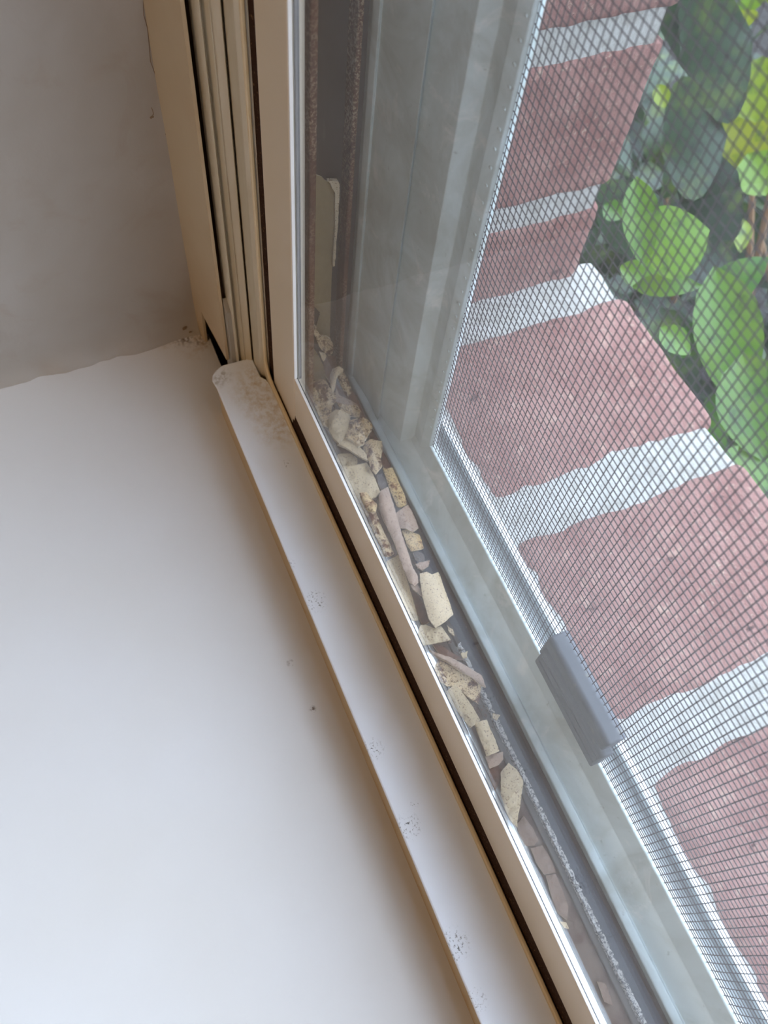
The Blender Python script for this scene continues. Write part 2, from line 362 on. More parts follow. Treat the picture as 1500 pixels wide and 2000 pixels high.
# jamb frame
xj = lambda px, y: xP(px, y)
prof = [(xj(405, 38.5), 38.5), (xj(411, 38.9), 38.9), (xj(413, 39.6), 39.6), (xj(428, 40.6), 40.6), (xj(431, 41.0), 41.0), (xj(444, 42.2), 42.2),
        (xj(448, 42.6), 42.6), (xj(449.5, 43.6), 43.6), (xj(452, 43.5), 43.5), (xj(454, 42.9), 42.9), (xj(470, 43.6), 43.6), (xj(482, 44.6), 44.6), (xj(482, 44.6) + 0.5, 47.5), (22, 47.5), (22, 38.5)]
bm = bmesh.new(); prism(bm, prof, 'z', 6, WZ); link_bm('jamb', bm, m_jamb.m, w1, True, 0.15)
bm = bmesh.new(); box(bm, 8, xj(482, 44.6) + 0.4, 46.5, 56, 6, WZ); link_bm('jamb_back', bm, m_jamb.m, w1)
# grey filler low in the dark gap
zf = at(443, 604, 1, 0.0376).z * 1000
bm = bmesh.new(); prism(bm, [(xb - 4, zf - 3), (xb - 1.0, zf + 1.6), (xb + 0.6, zf), (xb + 2.4, zf - 1.0), (xb + 2.4, 5), (xb - 4, 5)], 'y', 37.2, 38.9); link_bm('gap_filler', bm, m_caulk.m, w1, True, 0.2)
# track lip: one bent flange, down the jamb and along the sill
lz = 17.4; ly0, ly1 = yG(48.2, lz), yG(49.25, lz)
lx = xP(491, ly1); R = 6.0
path = [(lx, WZ), (lx, lz + R)] + [(lx + R - R * math.cos(a), lz + R - R * math.sin(a)) for a in [math.pi / 2 * k / 8 for k in range(1, 8)]] + [(lx + R, lz), (LX, lz)]
outer = [(LX, lz - 4), (lx + R, lz - 4)] + [(lx + R - (R + 4) * math.cos(a), lz + R - (R + 4) * math.sin(a)) for a in [math.pi / 2 * k / 8 for k in range(7, 0, -1)]] + [(lx - 3.5, lz + R), (lx - 3.5, WZ)]
bm = bmesh.new(); prism(bm, path + outer, 'y', ly0, ly1); link_bm('track_lip', bm, m_lip.m, w1, True, 0.3)
# sash
zB = 15.0; bB = 1 - zB / 220; yf = 49.25 * bB; aA = yf / 55.9; zA = 220 * (1 - aA)
xs = 185.87 - 137.3 * bB            # right edge of the stile
xl = xP(503, yf)
ledge1, ledge2 = yf + 0.85, yf + 0.95
bm = bmesh.new()
r_ = 1.0
prof = [(xl + r_, yf), (xs - 0.5, yf), (xs, yf + 0.5), (xs, ledge1), (xs - 0.5, ledge2), (xs - 1.5, yf + 2.6), (xs - 4, yf + 4.6), (xl, yf + 4.6), (xl, yf + r_)]
prism(bm, prof, 'z', zB + 1.2, WZ); link_bm('sash_stile', bm, m_sash.m, w1, True, 0.2)
zr = 220 * (1 - yf / 51.0)
bm = bmesh.new()
prof = [(yf + 0.15, zr), (yf, zr + 0.6), (yf, zA - 0.5), (yf + 0.25, zA), (ledge1, zA), (ledge2, zA - 0.3), (yf + 1.0, zA - 1.5), (yf + 2.4, zA - 7.5), (yf + 3.9, 25.5), (yf + 3.9, zr)]
prism(bm, prof, 'x', xs + 0.4, LX); link_bm('sash_rail', bm, m_sash.m, w1, True, 0.12)
bm = bmesh.new(); prism(bm, [(ly1 + 0.05, 14.0), (ly1 + 0.15, 16.2), (yf - 0.15, 17.4), (yf + 0.2, zr + 0.1), (yf + 3.5, zr + 0.1), (yf + 3.5, 14.0)], 'x', xs - 1.5, LX)
link_bm('weatherstrip', bm, m_pile.m, w1)
bm = bmesh.new(); prism(bm, [(lx - 2.5, ly1 + 0.1), (xl + 0.5, yf + 0.9), (xl + 0.5, yf + 4), (lx - 2.5, yf + 4)], 'z', 14, WZ)
link_bm('weatherstrip', bm, m_pile.m, w1)
GY = ledge2
bm = bmesh.new(); prism(bm, [(xs - 1.2, yf + 0.12), (xs + 0.06, yf + 0.12), (xs + 0.06, ledge1), (xs - 1.2, ledge1 + 0.04)], 'z', zA + 0.1, WZ)
o = link_bm('glazing_bead', bm, m_bead.m, w1, True, 0.06); o['label'] = 'bead edge beside the glass whitened to carry the daylight'
bm = bmesh.new(); prism(bm, [(yf + 0.14, zA - 1), (yf + 0.14, zA + 0.06), (ledge1, zA + 0.06), (ledge1, zA - 1)], 'x', xs + 0.1, LX)
o = link_bm('glazing_bead', bm, m_bead.m, w1, True, 0.06); o['label'] = 'bead edge beside the glass whitened to carry the daylight'
bm = bmesh.new(); box(bm, xs - 2, LX, GY, GY + 0.4, zA - 3, WZ); link_bm('glass_pane', bm, mg, w1, False)
bm = bmesh.new(); prism(bm, [(GY - 0.12, zA - 1), (GY - 0.12, zA + 0.1), (GY + 0.05, zA + 0.12), (GY + 0.05, zA - 1)], 'x', xs - 1, LX)
link_bm('gasket', bm, m_gasket.m, w1)
bm = bmesh.new(); prism(bm, [(xs - 2, GY + 0.45), (xs - 0.1, GY + 0.45), (xs - 0.4, GY + 1.3), (xs - 2, GY + 1.5)], 'z', zA - 1, WZ)
link_bm('gasket', bm, m_gasket.m, w1, True, 0.15)
ya_, yb_, yc_ = yG(56.6, 9.4), yG(58.45, 9.2), yG(59.6, 8.2)
bm = bmesh.new(); prism(bm, [(50.5, 6), (50.5, 9.4), (ya_, 9.4), (yb_, 9.2), (yc_, 8.1), (yc_, 6)], 'x', 36, LX)
link_bm('outer_track', bm, m_ledge.m, w1, True, 0.1)
bm = bmesh.new(); box(bm, 30, LX, yf + 4.0, 51, 0, 9.0); link_bm('frame_base', bm, m_jamb.m, w1)

# ================================================================== WINDOW 2: old rusty steel frame
w2 = thing('window_2', 'old rusted steel window frame with peeling paint between the two windows', 'window frame', (0, 0.06, 0), kind='structure')
RXF = 37.6
yA = 51.6; xA = xP(605, yA)
bm = bmesh.new(); box(bm, 30, xA, yA, yA + 1.6, 8, WZ); link_bm('inner_flange', bm, m_rust.m, w2, True, 0.4)
bm = bmesh.new(); box(bm, -8, RXF, 56, 80, 4, WZ); link_bm('jamb_web', bm, m_darksteel.m, w2, True, 0.2)
yB = (185.87 - RXF) / 2.2512; xB2 = 185.87 - yB * 2.185
bm = bmesh.new(); box(bm, 30, xB2, yB, yB + 1.2, 8, WZ); link_bm('outer_flange', bm, m_rust.m, w2, True, 0.35)
bm = bmesh.new(); box(bm, 30, xB2 - 1.4, yB + 1.2, 69.5, 6, WZ); link_bm('jamb_return', bm, m_darksteel.m, w2)
yc = [yG(63.6, 8), yG(66, 9.2), yG(66.1, 11), yG(68.0, 11.4), yG(72.2, 11.7)]
def rough_strip(bm, pts, x0, x1, dx, amp, sc):
    """profile swept along x with lumps; pts (y,z) open, closed downwards"""
    n = max(2, int((x1 - x0) / dx)); rows = []
    full = []
    for i in range(len(pts) - 1):
        k = max(1, int(math.dist(pts[i], pts[i + 1]) / 0.45))
        for j in range(k): full.append((pts[i][0] + (pts[i + 1][0] - pts[i][0]) * j / k, pts[i][1] + (pts[i + 1][1] - pts[i][1]) * j / k))
    full.append(pts[-1])
    for i in range(n + 1):
        x = x0 + (x1 - x0) * i / n; row = []
        for (y, z) in full:
            d = amp * noise.noise(Vector((x * sc, y * sc, z * sc))) + amp * 0.5 * noise.noise(Vector((x * sc * 3, y * sc * 3, z * sc * 3)))
            row.append(bm.verts.new((x / 1000, y / 1000, (z + d) / 1000)))
        rows.append(row)
    for i in range(n):
        for j in range(len(full) - 1):
            bm.faces.new((rows[i][j], rows[i][j + 1], rows[i + 1][j + 1], rows[i + 1][j]))
bm = bmesh.new(); rough_strip(bm, [(50, 8), (yc[0], 8.0)], RXF - 2, 420, 0.9, 0.35, 0.3); link_bm('channel_floor', bm, m_floorch.m, w2)
bm = bmesh.new(); box(bm, 30, LX, 50, 70, 2, 6.5); link_bm('sill_web', bm, m_darksteel.m, w2)
bm = bmesh.new(); prism(bm, [(yc[0], 6), (yc[0], 9.2), (yc[1], 9.3), (yc[1], 6)], 'x', RXF, LX); link_bm('floor_step', bm, m_step.m, w2, True, 0.3)
bm = bmesh.new(); rough_strip(bm, [(yc[2] - 0.2, 8.8), (yc[2], 10.9), (yc[3] - 0.7, 11.2)], 132, 420, 0.45, 0.45, 1.3); link_bm('crusted_ridge', bm, m_crust.m, w2)
bm = bmesh.new(); rough_strip(bm, [(yc[2] - 0.2, 8.8), (yc[2], 10.8), (yc[3] + 0.1, 11.0)], RXF, 132.5, 0.5, 0.3, 0.8); link_bm('bare_ridge', bm, m_ridge.m, w2)
bm = bmesh.new(); rough_strip(bm, [(yc[3] - 0.9, 11.0), (yc[3] + 1.0, 11.8), (yc[3] + 2.5, 11.4)], RXF, 420, 0.9, 0.2, 0.4); link_bm('caulk_bead', bm, m_bluebead.m, w2)
bm = bmesh.new(); rough_strip(bm, [(yc[3] + 2.4, 11.5), (yc[3] + 3.2, 10.4), (69.5, 10.0)], RXF, 420, 0.9, 0.15, 0.5); link_bm('outer_groove', bm, m_ridge.m, w2)

# ================================================================== WINDOW 3: outer aluminium storm frame
w3 = thing('window_3', 'dusty grey aluminium storm window frame outside the old steel frame', 'window frame', (0, 0.074, 0), kind='structure')
y0, y1, y2, y3 = yG(72.7, 13), yG(74.8, 13.2), yG(80.4, 17), yG(86.5, 24)
YS = y3; ZS = 24.0; XS = xP(1002, YS)
bm = bmesh.new(); prism(bm, [(y0, 4), (y0, 12.7), (y0 + 0.4, 13), (y1, 13.2), (y1 + 0.5, 12.6), ((y1 + y2) / 2 + 0.3, 14.4), (y2, 17), (y2 + 0.9, 17.6), (y3 - 0.2, ZS - 0.5), (y3 + 1.0, ZS - 0.6), (y3 + 2.4, ZS - 2), (y3 + 2.4, 4)], 'x', xP(712, y0) - 2, LX)
link_bm('bottom_rail', bm, m_alu.m, w3, True, 0.25)
pr = [(30, y0 + 0.6), (xP(712, y0) - 0.1, y0 + 0.3), (xP(715, y0), y0), (xP(728, y0 + 0.6), y0 + 0.6), (xP(732, y0 + 1.2), y0 + 1.2), (xP(780, y0 + 2.0), y0 + 2.0), (xP(820, y0 + 2.2), y0 + 2.2), (xP(823, y0 + 3.2), y0 + 3.2), (xP(826, y0 + 3.2), y0 + 3.2),
      (xP(900, y0 + 4.4), y0 + 4.4), (xP(943, y2 + 1.6), y2 + 1.6), (xP(957, y2 + 1.7), y2 + 1.7), (xP(968, y2 + 1.4), y2 + 1.4), (XS - 0.3, YS - 0.3), (XS, YS + 0.6), (XS - 1, YS + 2.4), (30, YS + 2.4)]
bm = bmesh.new(); prism(bm, pr, 'z', 6, WZ); link_bm('side_stile', bm, m_alu.m, w3, True, 0.25)
# outer aluminium sill nosing
bm = bmesh.new(); prism(bm, [(YS - 2, 5), (yG(86, 6), 6), (yG(88.4, 6), 6), (yG(88.4, 6), 4.5), (YS - 2, 4.5)], 'x', -5, LX)
link_bm('outer_sill', bm, m_alu2.m, w3, True, 0.2)
bm = bmesh.new(); prism(bm, [(YS - 2, 4.4), (yG(88.3, 6), 4.4), (yG(88.9, -2), -2), (yG(92.8, -4), -4), (93.2, -4), (93.2, -14), (YS - 2, -14)], 'x', -5, LX)
link_bm('sill_groove', bm, m_alu3.m, w3)
bm = bmesh.new(); prism(bm, [(yG(93.0, 0.3), -5), (yG(93.2, 0.3), 0.3), (yG(95.1, 0.2), 0.2), (yG(95.5, -1), -1.0), (98.5, -14), (93, -14)], 'x', -5, LX)
link_bm('sill_nosing', bm, m_alu2.m, w3, True, 0.2)
bm = bmesh.new(); box(bm, -5, RXF, 70, 95, -14, WZ); link_bm('outer_jamb', bm, m_alu.m, w3)

# ---- insect screen: a thing of its own
scr = thing('window_screen', 'dark insect screen of fine woven mesh set in the aluminium storm frame', 'insect screen', (XS / 1000, YS / 1000, ZS / 1000))
SP = YS * 0.02172
def sag(x, z):
    a = 1 - math.exp(-max(0, z - ZS) / 10.0); b = 1 - math.exp(-max(0, x - XS) / 10.0)
    n = noise.noise(Vector((x * 0.012, z * 0.012, 4.4)))
    return YS + 0.6 - 1.7 * a * b + 0.5 * n * a * b
NX, NZ = int(330 / SP), int(300 / SP)
bm = bmesh.new(); rw = 0.125
def wire(pts, phase, seg=4):
    rings = []
    for i, (x, y, z) in enumerate(pts):
        rings.append([bm.verts.new((x / 1000 + ox, y / 1000 + oy, z / 1000 + oz)) for ox, oy, oz in phase])
    for i in range(len(rings) - 1):
        for k in range(seg): bm.faces.new((rings[i][k], rings[i][(k + 1) % seg], rings[i + 1][(k + 1) % seg], rings[i + 1][k]))
rr = rw / 1000
phx = [(rr, 0, 0), (0, rr, 0), (-rr, 0, 0), (0, -rr, 0)]
phz = [(0, 0, rr), (0, rr, 0), (0, 0, -rr), (0, -rr, 0)]
def wig(i, a): return 0.12 * noise.noise(Vector((i * 0.37, a * 0.03, 2.0)))
for i in range(NX + 1):
    x = XS - 0.5 + SP * (i + 0.5)
    zz = [ZS - 2] + [ZS + (z1 ** 1.4) for z1 in [58.8 * k / 46 for k in range(47)]]
    wire([(x + wig(i, z), sag(x, z) + 0.05, z) for z in zz], phx)
for j in range(NZ + 1):
    z = ZS - 0.5 + SP * (j + 0.5)
    xx = [XS - 2] + [XS + (z1 ** 1.4) for z1 in [62.9 * k / 48 for k in range(49)]]
    wire([(x, sag(x, z) - 0.05, z + wig(j + 500, x)) for x in xx], phz)
tag(link_bm('mesh', bm, m_wire.m, scr, False), None, None, None, None)
# crimped spline along the stile
bm = bmesh.new()
for k in range(60):
    z = 32 + k * 4.0
    c = Vector(((XS - 1.15) / 1000, (YS - 0.72) / 1000, z / 1000))
    mt = Matrix.Translation(c) @ Matrix.Diagonal((0.8, 0.35, 0.55, 1))
    bmesh.ops.create_uvsphere(bm, u_segments=10, v_segments=6, radius=0.00065, matrix=mt)
link_bm('spline_crimps', bm, m_alu.m, scr)
# clip
cx0, cx1 = 147.0, 172.9
bm = bmesh.new()
prism(bm, [(72.3, 35.5), (72.3, 44.2), (73.0, 45.0), (77.2, 45.0), (77.2, ZS + 0.2), (75.4, ZS - 1.2), (74.6, 30.0), (74.6, 35.5)], 'x', cx0, cx1)
prism(bm, [(71.6, 31.7), (71.6, 40.2), (72.4, 41.0), (74.7, 41.0), (74.7, 31.7)], 'x', cx0 + 1.0, cx1 + 1.5)
o = link_bm('corner_clip', bm, m_clip.m, scr, True, 0.5); o['label'] = 'dark grey plastic clip gripping the bottom edge'
bm = bmesh.new()
for z_ in (34.4, 37.4): prism(bm, [(71.35, z_), (71.35, z_ + 0.7), (71.7, z_ + 0.7), (71.7, z_)], 'x', cx0 + 2.0, cx1 + 0.8)
link_bm('clip_rib', bm, m_clip.m, o, True, 0.1)

# ================================================================== OUTSIDE
def rough_box(bm, x0, x1, y0, y1, z0, z1, step, amp, sc, seed, rnd=2.0):
    b = bmesh.new(); box(b, x0, x1, y0, y1, z0, z1)
    L = max(x1 - x0, y1 - y0, z1 - z0)
    for ax, (a, c) in enumerate(((x0, x1), (y0, y1), (z0, z1))):
        k = a + step
        while k < c - step * 0.4:
            co = [0, 0, 0]; no = [0, 0, 0]; co[ax] = k / 1000; no[ax] = 1
            bmesh.ops.bisect_plane(b, geom=b.verts[:] + b.edges[:] + b.faces[:], plane_co=co, plane_no=no); k += step
    cc = Vector(((x0 + x1) / 2, (y0 + y1) / 2, (z0 + z1) / 2)) / 1000
    hx, hy, hz = (x1 - x0) / 2000, (y1 - y0) / 2000, (z1 - z0) / 2000
    r = rnd / 1000
    for v in b.verts:
        d = v.co - cc
        q = Vector((max(-hx + r, min(hx - r, d.x)), max(-hy + r, min(hy - r, d.y)), max(-hz + r, min(hz - r, d.z))))
        e = d - q
        n = e.normalized() if e.length > 0 else Vector((0, 0, 1))
        p = cc + q + n * min(e.length, r)
        s = v.co * 1000 * sc
        f = noise.noise(s + Vector((seed, 0, 0))) + 0.5 * noise.noise(s * 2.7 + Vector((0, seed, 0)))
        v.co = p + n * f * amp / 1000
    me = bpy.data.meshes.new('tmp'); b.to_mesh(me); b.free(); bm.from_mesh(me); bpy.data.meshes.remove(me)
XW = 12.3
bm = bmesh.new(); box(bm, -400, XW - 0.8, 99, 171, -260, 1500)
wo_ = st('wall_outer', bm, m_mortar, 'red brick wall with pale mortar outside left of the window', False)
bm = bmesh.new()
for k in range(-4, 24):
    z0 = -28.5 + 59 * k
    if k in (-1, 0, 1, 2, 3, 4): rough_box(bm, -90, XW, 97, 174.5, z0, z0 + 49.5, 2.2, 0.7, 0.13, k * 3.1, 2.0)
    else: box(bm, -90, XW, 97, 174.5, z0, z0 + 49.5)
link_bm('bricks', bm, m_brick.m, wo_)
bm = bmesh.new(); rough_box(bm, 8, 420, 96, 184, -60, -11.2, 4.0, 1.2, 0.12, 5.5, 2.0)
ts = st('trim_3', bm, m_mortar, 'outer brick window sill with wide pale mortar joints', True, 0, 'window sill')
bm = bmesh.new()
for k in range(6):
    x0 = 27.3 + 76.2 * k
    rough_box(bm, x0, x0 + 61.8, 99.5, 187.5, -70, -10, 2.5, 0.6, 0.07, k * 5.3 + 2, 4.5)
link_bm('bricks', bm, m_brick.m, ts)
bm = bmesh.new(); box(bm, -400, LX + 400, 97, 170, -900, -60); st('wall_below', bm, m_brick, 'red brick wall below the outer sill', False)
bm = bmesh.new()
for i in range(1): box(bm, -3000, 4000, 170, 5000, -920, -900)
st('ground', bm, m_soil, 'dark soil under the garden shrubs', False, 0, 'ground')

# ---- shrubs
def leaf(bm, base, d, n, L, W, curl=0.25, fold=0.25):
    d = d.normalized(); n = (n - d * n.dot(d)).normalized(); s = d.cross(n)
    N = 7; rows = []
    for i in range(N + 1):
        t = i / N; w = W * 0.5 * (math.sin(math.pi * min(1, t ** 0.85)) ** 0.75) if 0 < t < 1 else 0.0004
        c = base + d * L * t - n * curl * L * t * t
        rows.append([bm.verts.new(c - s * w + n * fold * w), bm.verts.new(c - s * w * .5 + n * fold * .35 * w), bm.verts.new(c), bm.verts.new(c + s * w * .5 + n * fold * .35 * w), bm.verts.new(c + s * w + n * fold * w)])
    for i in range(N):
        for k in range(4): bm.faces.new((rows[i][k], rows[i][k + 1], rows[i + 1][k + 1], rows[i + 1][k]))
def leaf_px(bm, a, b, dist, W, face=None, curl=0.15, fold=0.2, tilt=0.0):
    pa = CP + ray(*a).normalized() * dist; pb = CP + ray(*b).normalized() * (dist + tilt)
    n = (CP - pa).normalized() + Vector((0, 0, 0.6)) if face is None else Vector(face)
    leaf(bm, pa, pb - pa, n, (pb - pa).length, W, curl, fold)
rnd = random.Random(3)
def shrub(label, mat, explicit, n, box_, size, group, seed):
    r = random.Random(seed)
    (xa, xb_), (ya, yb), (za_, zb_) = box_
    base = Vector(((xa + xb_) / 2, (ya + yb) / 2, -0.9))
    e = thing('shrub', label, 'shrub', base, group)
    bm = bmesh.new()
    for a in explicit: leaf_px(bm, *a)
    for i in range(n):
        p = Vector((r.uniform(xa, xb_), r.uniform(ya, yb), r.uniform(za_, zb_)))
        d = Vector((r.uniform(-1, 1), r.uniform(-1, 1), r.uniform(-0.9, 0.3))); nn = Vector((r.uniform(-.6, .6), r.uniform(-.8, .3), 1))
        L = size * r.uniform(0.6, 1.25)
        leaf(bm, p, d, nn, L, L * r.uniform(0.42, 0.62), r.uniform(0, 0.4), r.uniform(0.1, 0.4))
    link_bm('foliage', bm, mat.m, e)
    bm = bmesh.new()
    for i in range(9):
        t_ = Vector((r.uniform(xa, xb_), r.uniform(ya, yb), r.uniform(zb_ - .25, zb_ - .03)))
        mid = (base + t_) / 2 + Vector((r.uniform(-.08, .08), r.uniform(-.05, .05), 0))
        tube(bm, [base + Vector((r.uniform(-.03, .03), r.uniform(-.03, .03), 0)), mid, t_], [0.007, 0.005, 0.002], 6)
    link_bm('stems', bm, m_stem.m, e)
    return e
shrub('bright green broad leaved shrub growing up against the outer brick sill', m_leaf, [
    ((1243, 345), (1262, 520), .40, .016), ((1255, 500), (1385, 445), .41, .034), ((1235, 560), (1372, 553), .42, .011),
    ((1372, 600), (1500, 500), .46, .02), ((1395, 520), (1455, 800), .42, .030), ((1450, 690), (1500, 900), .40, .032), ((1290, 640), (1350, 690), .40, .012),
    ((1180, 400), (1215, 425), .42, .010), ((1330, 700), (1375, 620), .42, .012), ((1210, 520), (1300, 560), .44, .014), ((1140, 520), (1160, 560), .40, .008),
    ((1470, 830), (1560, 1010), .41, .03), ((1385, 820), (1430, 760), .43, .014)],
    60, ((-.02, .45), (.27, .42), (-.32, -.16)), .055, 'garden shrubs outside', 11)
shrub('yellow green shrub with small leaves further out at the top right', m_leafy, [
    ((1490, 110), (1480, 240), .60, .05), ((1440, 330), (1500, 190), .62, .045), ((1350, 240), (1390, 170), .6, .012), ((1460, 300), (1500, 380), .6, .03), ((1285, 165), (1300, 210), .55, .010),
    ((1370, 60), (1345, 10), .6, .02), ((1450, 60), (1440, 20), .6, .02)],
    70, ((-.35, .12), (.55, .85), (-.30, -.12)), .05, 'garden shrubs outside', 5)
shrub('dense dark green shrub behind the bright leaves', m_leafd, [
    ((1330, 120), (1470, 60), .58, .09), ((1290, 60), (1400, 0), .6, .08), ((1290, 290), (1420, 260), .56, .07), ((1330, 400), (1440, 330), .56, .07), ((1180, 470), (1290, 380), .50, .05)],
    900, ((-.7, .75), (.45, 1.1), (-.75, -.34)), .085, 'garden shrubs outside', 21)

# ================================================================== PEELED PAINT
def chipmat(name, base, spk, rustc, r0, r1, spot=0.0):
    k = M(name, srgb(*base), 0.7, spec=0.3)
    k.mix(k.ramp(k.noise(60, 4), 0.4, 0.75), srgb(*spk))
    k.mix(k.ramp(k.noise(330, 10, 0.8, dist=0.3), r0, r0 + 0.04), srgb(*rustc))
    k.mix(k.ramp(k.noise(2300, 3, 0.6), r1, r1 + 0.04), srgb(120, 84, 56))
    k.bump(k.noise(900, 10, 0.75), 0.7, 0.0004)
    return k
c_cream = chipmat('cream_paint_flake', (222, 200, 164), (210, 190, 160), (100, 60, 42), 0.63, 0.60)
c_speck = chipmat('speckled_cream_flake', (220, 188, 134), (210, 184, 144), (110, 52, 30), 0.54, 0.55)
c_rusty = chipmat('rust_stained_flake', (222, 196, 154), (208, 186, 154), (84, 40, 28), 0.505, 0.57)
c_mauve = chipmat('mauve_grey_flake', (180, 154, 134), (168, 146, 132), (124, 80, 62), 0.65, 0.60)
c_pale = chipmat('pale_green_grey_flake', (206, 186, 152), (194, 174, 142), (120, 84, 60), 0.64, 0.585)
c_olive = chipmat('olive_paint_sheet', (164, 142, 102), (148, 128, 94), (104, 74, 52), 0.70, 0.66)
c_brown = chipmat('brown_rust_scale', (96, 58, 44), (110, 76, 60), (66, 36, 28), 0.53, 0.62)
c_grey = chipmat('grey_flake', (104, 96, 94), (122, 114, 106), (76, 62, 58), 0.6, 0.63)
c_under = chipmat('rusty_underside', (96, 62, 48), (110, 80, 64), (70, 40, 30), 0.55, 0.6)
c_edge = chipmat('torn_paint_edge', (222, 208, 180), (200, 180, 150), (150, 104, 76), 0.56, 0.6)
c_flat = chipmat('grey_brown_floor_paint', (140, 120, 106), (128, 108, 96), (100, 74, 62), 0.58, 0.62)
TR = {'a': (550, 700, 3.75), 'b': (700, 1050, 3.75), 'c': (560, 560, 6.25), 'd': (850, 1450, 3.0), 'e': (580, 300, 5.0), 'p': (0, 0, 1)}
def chip(fr, pts, z, mat, label, curl=0.0, ang=None, zt=0.0, th=0.45, rag=0.5, crumple=0.25, plane=None, group='peeled paint flakes in the window channel', name='paint_flake', cat='paint flake', parent=None):
    """outline in crop pixels; z base height mm; zt extra height at the upper end; curl mm across the outline's short side; ang = curl axis angle in image (deg)"""
    ox, oy, sc = TR[fr]
    out = [Vector((ox + a / sc, oy + b / sc)) for a, b in pts]
    c = sum(out, Vector((0, 0))) / len(out)
    xx = sum((p.x - c.x) ** 2 for p in out); yy = sum((p.y - c.y) ** 2 for p in out); xy = sum((p.x - c.x) * (p.y - c.y) for p in out)
    th0 = 0.5 * math.atan2(2 * xy, xx - yy) if ang is None else math.radians(ang)
    ax = Vector((math.cos(th0), math.sin(th0))); pr_ = Vector((-ax.y, ax.x))
    hw = max(abs((p - c).dot(pr_)) for p in out) or 1; hl = max(abs((p - c).dot(ax)) for p in out) or 1
    ymin = min(p.y for p in out); ymax = max(p.y for p in out)
    seed = c.x * 0.173 + c.y * 0.311
    bd = []
    stp = 2.2
    for i, p in enumerate(out):
        q = out[(i + 1) % len(out)]; L = (q - p).length; k = max(1, int(L / stp)); nrm = Vector((q.y - p.y, p.x - q.x)).normalized()
        for j in range(k):
            u = p.lerp(q, j / k)
            f = noise.noise(Vector((u.x * 0.16, u.y * 0.16, seed))) * 1.6 + noise.noise(Vector((u.x * 0.55, u.y * 0.55, seed))) * 1.0
            bd.append(u + nrm * f * rag)
    nb = len(bd); verts = list(bd)
    x = min(p.x for p in bd); X1 = max(p.x for p in bd); Y1 = max(p.y for p in bd)
    rj = random.Random(int(seed * 1000)); g = 3.2
    yy_ = min(p.y for p in bd) + g * .5
    while yy_ < Y1:
        x_ = x + g * .5
        while x_ < X1:
            u = Vector((x_ + rj.uniform(-.8, .8), yy_ + rj.uniform(-.8, .8)))
            if all((u - b).length_squared > 2.6 for b in bd): verts.append(u)
            x_ += g
        yy_ += g
    res = geometry.delaunay_2d_cdt(verts, [], [list(range(nb))], 1, 0.001)
    V, E_, F = res[0], res[1], res[2]
    def height(u):
        d = u - c; a = d.dot(pr_) / hw; l = d.dot(ax) / hl
        h = curl * (a * a) if curl > 0 else -curl * (1 - a * a)
        h += zt * (ymax - u.y) / (ymax - ymin + 1e-6)
        h += crumple * (noise.noise(Vector((u.x * 0.07, u.y * 0.07, seed))) * 1.5 + noise.noise(Vector((u.x * 0.2, u.y * 0.2, seed))) * 0.9 + abs(noise.noise(Vector((u.x * 0.35, u.y * 0.35, seed)))) * 0.6)
        return h
    def place(u):
        if plane is None: return at(u.x, u.y, 2, (z + height(u)) / 1000)
        a_, v_, s_ = plane
        return at(u.x, u.y, a_, (v_ + s_ * height(u)) / 1000)
    bm = bmesh.new()
    top = [bm.verts.new(place(u)) for u in V]
    dn = Vector((0, 0, -th / 1000)) if plane is None else Vector([(-plane[2] * th / 1000 if i == plane[0] else 0) for i in range(3)])
    bot = [bm.verts.new(v.co + dn) for v in top]
    cnt = {}
    for f in F:
        if len(set(f)) < 3: continue
        try:
            bm.faces.new([top[i] for i in f]); bm.faces.new([bot[i] for i in reversed(f)])
        except ValueError: continue
        for i in range(len(f)):
            e = (f[i], f[(i + 1) % len(f)]); cnt[e] = 1
    nfaces = len(bm.faces)
    for (a, b) in list(cnt):
        if (b, a) not in cnt:
            try: bm.faces.new((top[a], bot[a], bot[b], top[b]))
            except ValueError: pass
    for v in [v for v in bm.verts if not v.link_faces]: bm.verts.remove(v)
    o = link_bm(name, bm, mat.m, parent, True, 0, 50)
    o.data.materials.append(c_under.m); o.data.materials.append(c_edge.m)
    nf = nfaces
    for i_, p_ in enumerate(o.data.polygons):
        p_.material_index = 2 if i_ >= nf else (i_ % 2)
    if parent is None: tag(o, label, cat, group)
    elif label: o['label'] = label
    return o

# layer 1 (lowest)
chip('c', [(590, 1150), (640, 1250), (760, 1250), (820, 1290), (900, 1440), (965, 1590), (1060, 1760), (1120, 1875), (1040, 1870), (960, 1700), (860, 1600), (700, 1500), (600, 1350)], 11.3, c_brown, 'long brown rust scale lying along the outer edge at the corner end', .6, zt=3)
chip('c', [(450, 900), (500, 840), (590, 850), (600, 980), (560, 1040), (520, 1160), (470, 1080), (455, 1010)], 12.8, c_brown, 'dark red brown scale standing behind the hooked curl in the corner', .8, zt=7)
chip('a', [(640, 560), (700, 590), (745, 680), (800, 780), (800, 830), (745, 800), (700, 700), (650, 620)], 11.6, c_brown, 'narrow brown rust scale beside the striped curl', .3)
chip('a', [(740, 805), (810, 800), (840, 860), (870, 930), (905, 1000), (915, 1070), (870, 1095), (840, 1080), (820, 1020), (790, 950), (765, 870)], 12.3, c_speck, 'orange speckled cream flake against the outer ridge', -.8)
chip('a', [(700, 850), (750, 840), (775, 900), (770, 940), (730, 965), (705, 920)], 11.6, c_grey, 'small dark grey flake at the left of the orange speckled one', .3)
chip('a', [(880, 1260), (920, 1250), (960, 1275), (1010, 1290), (1030, 1340), (1040, 1390), (1000, 1405), (950, 1410), (920, 1370), (900, 1310)], 12.0, c_speck, 'squarish speckled tan flake just below the pinkish one', -.5)
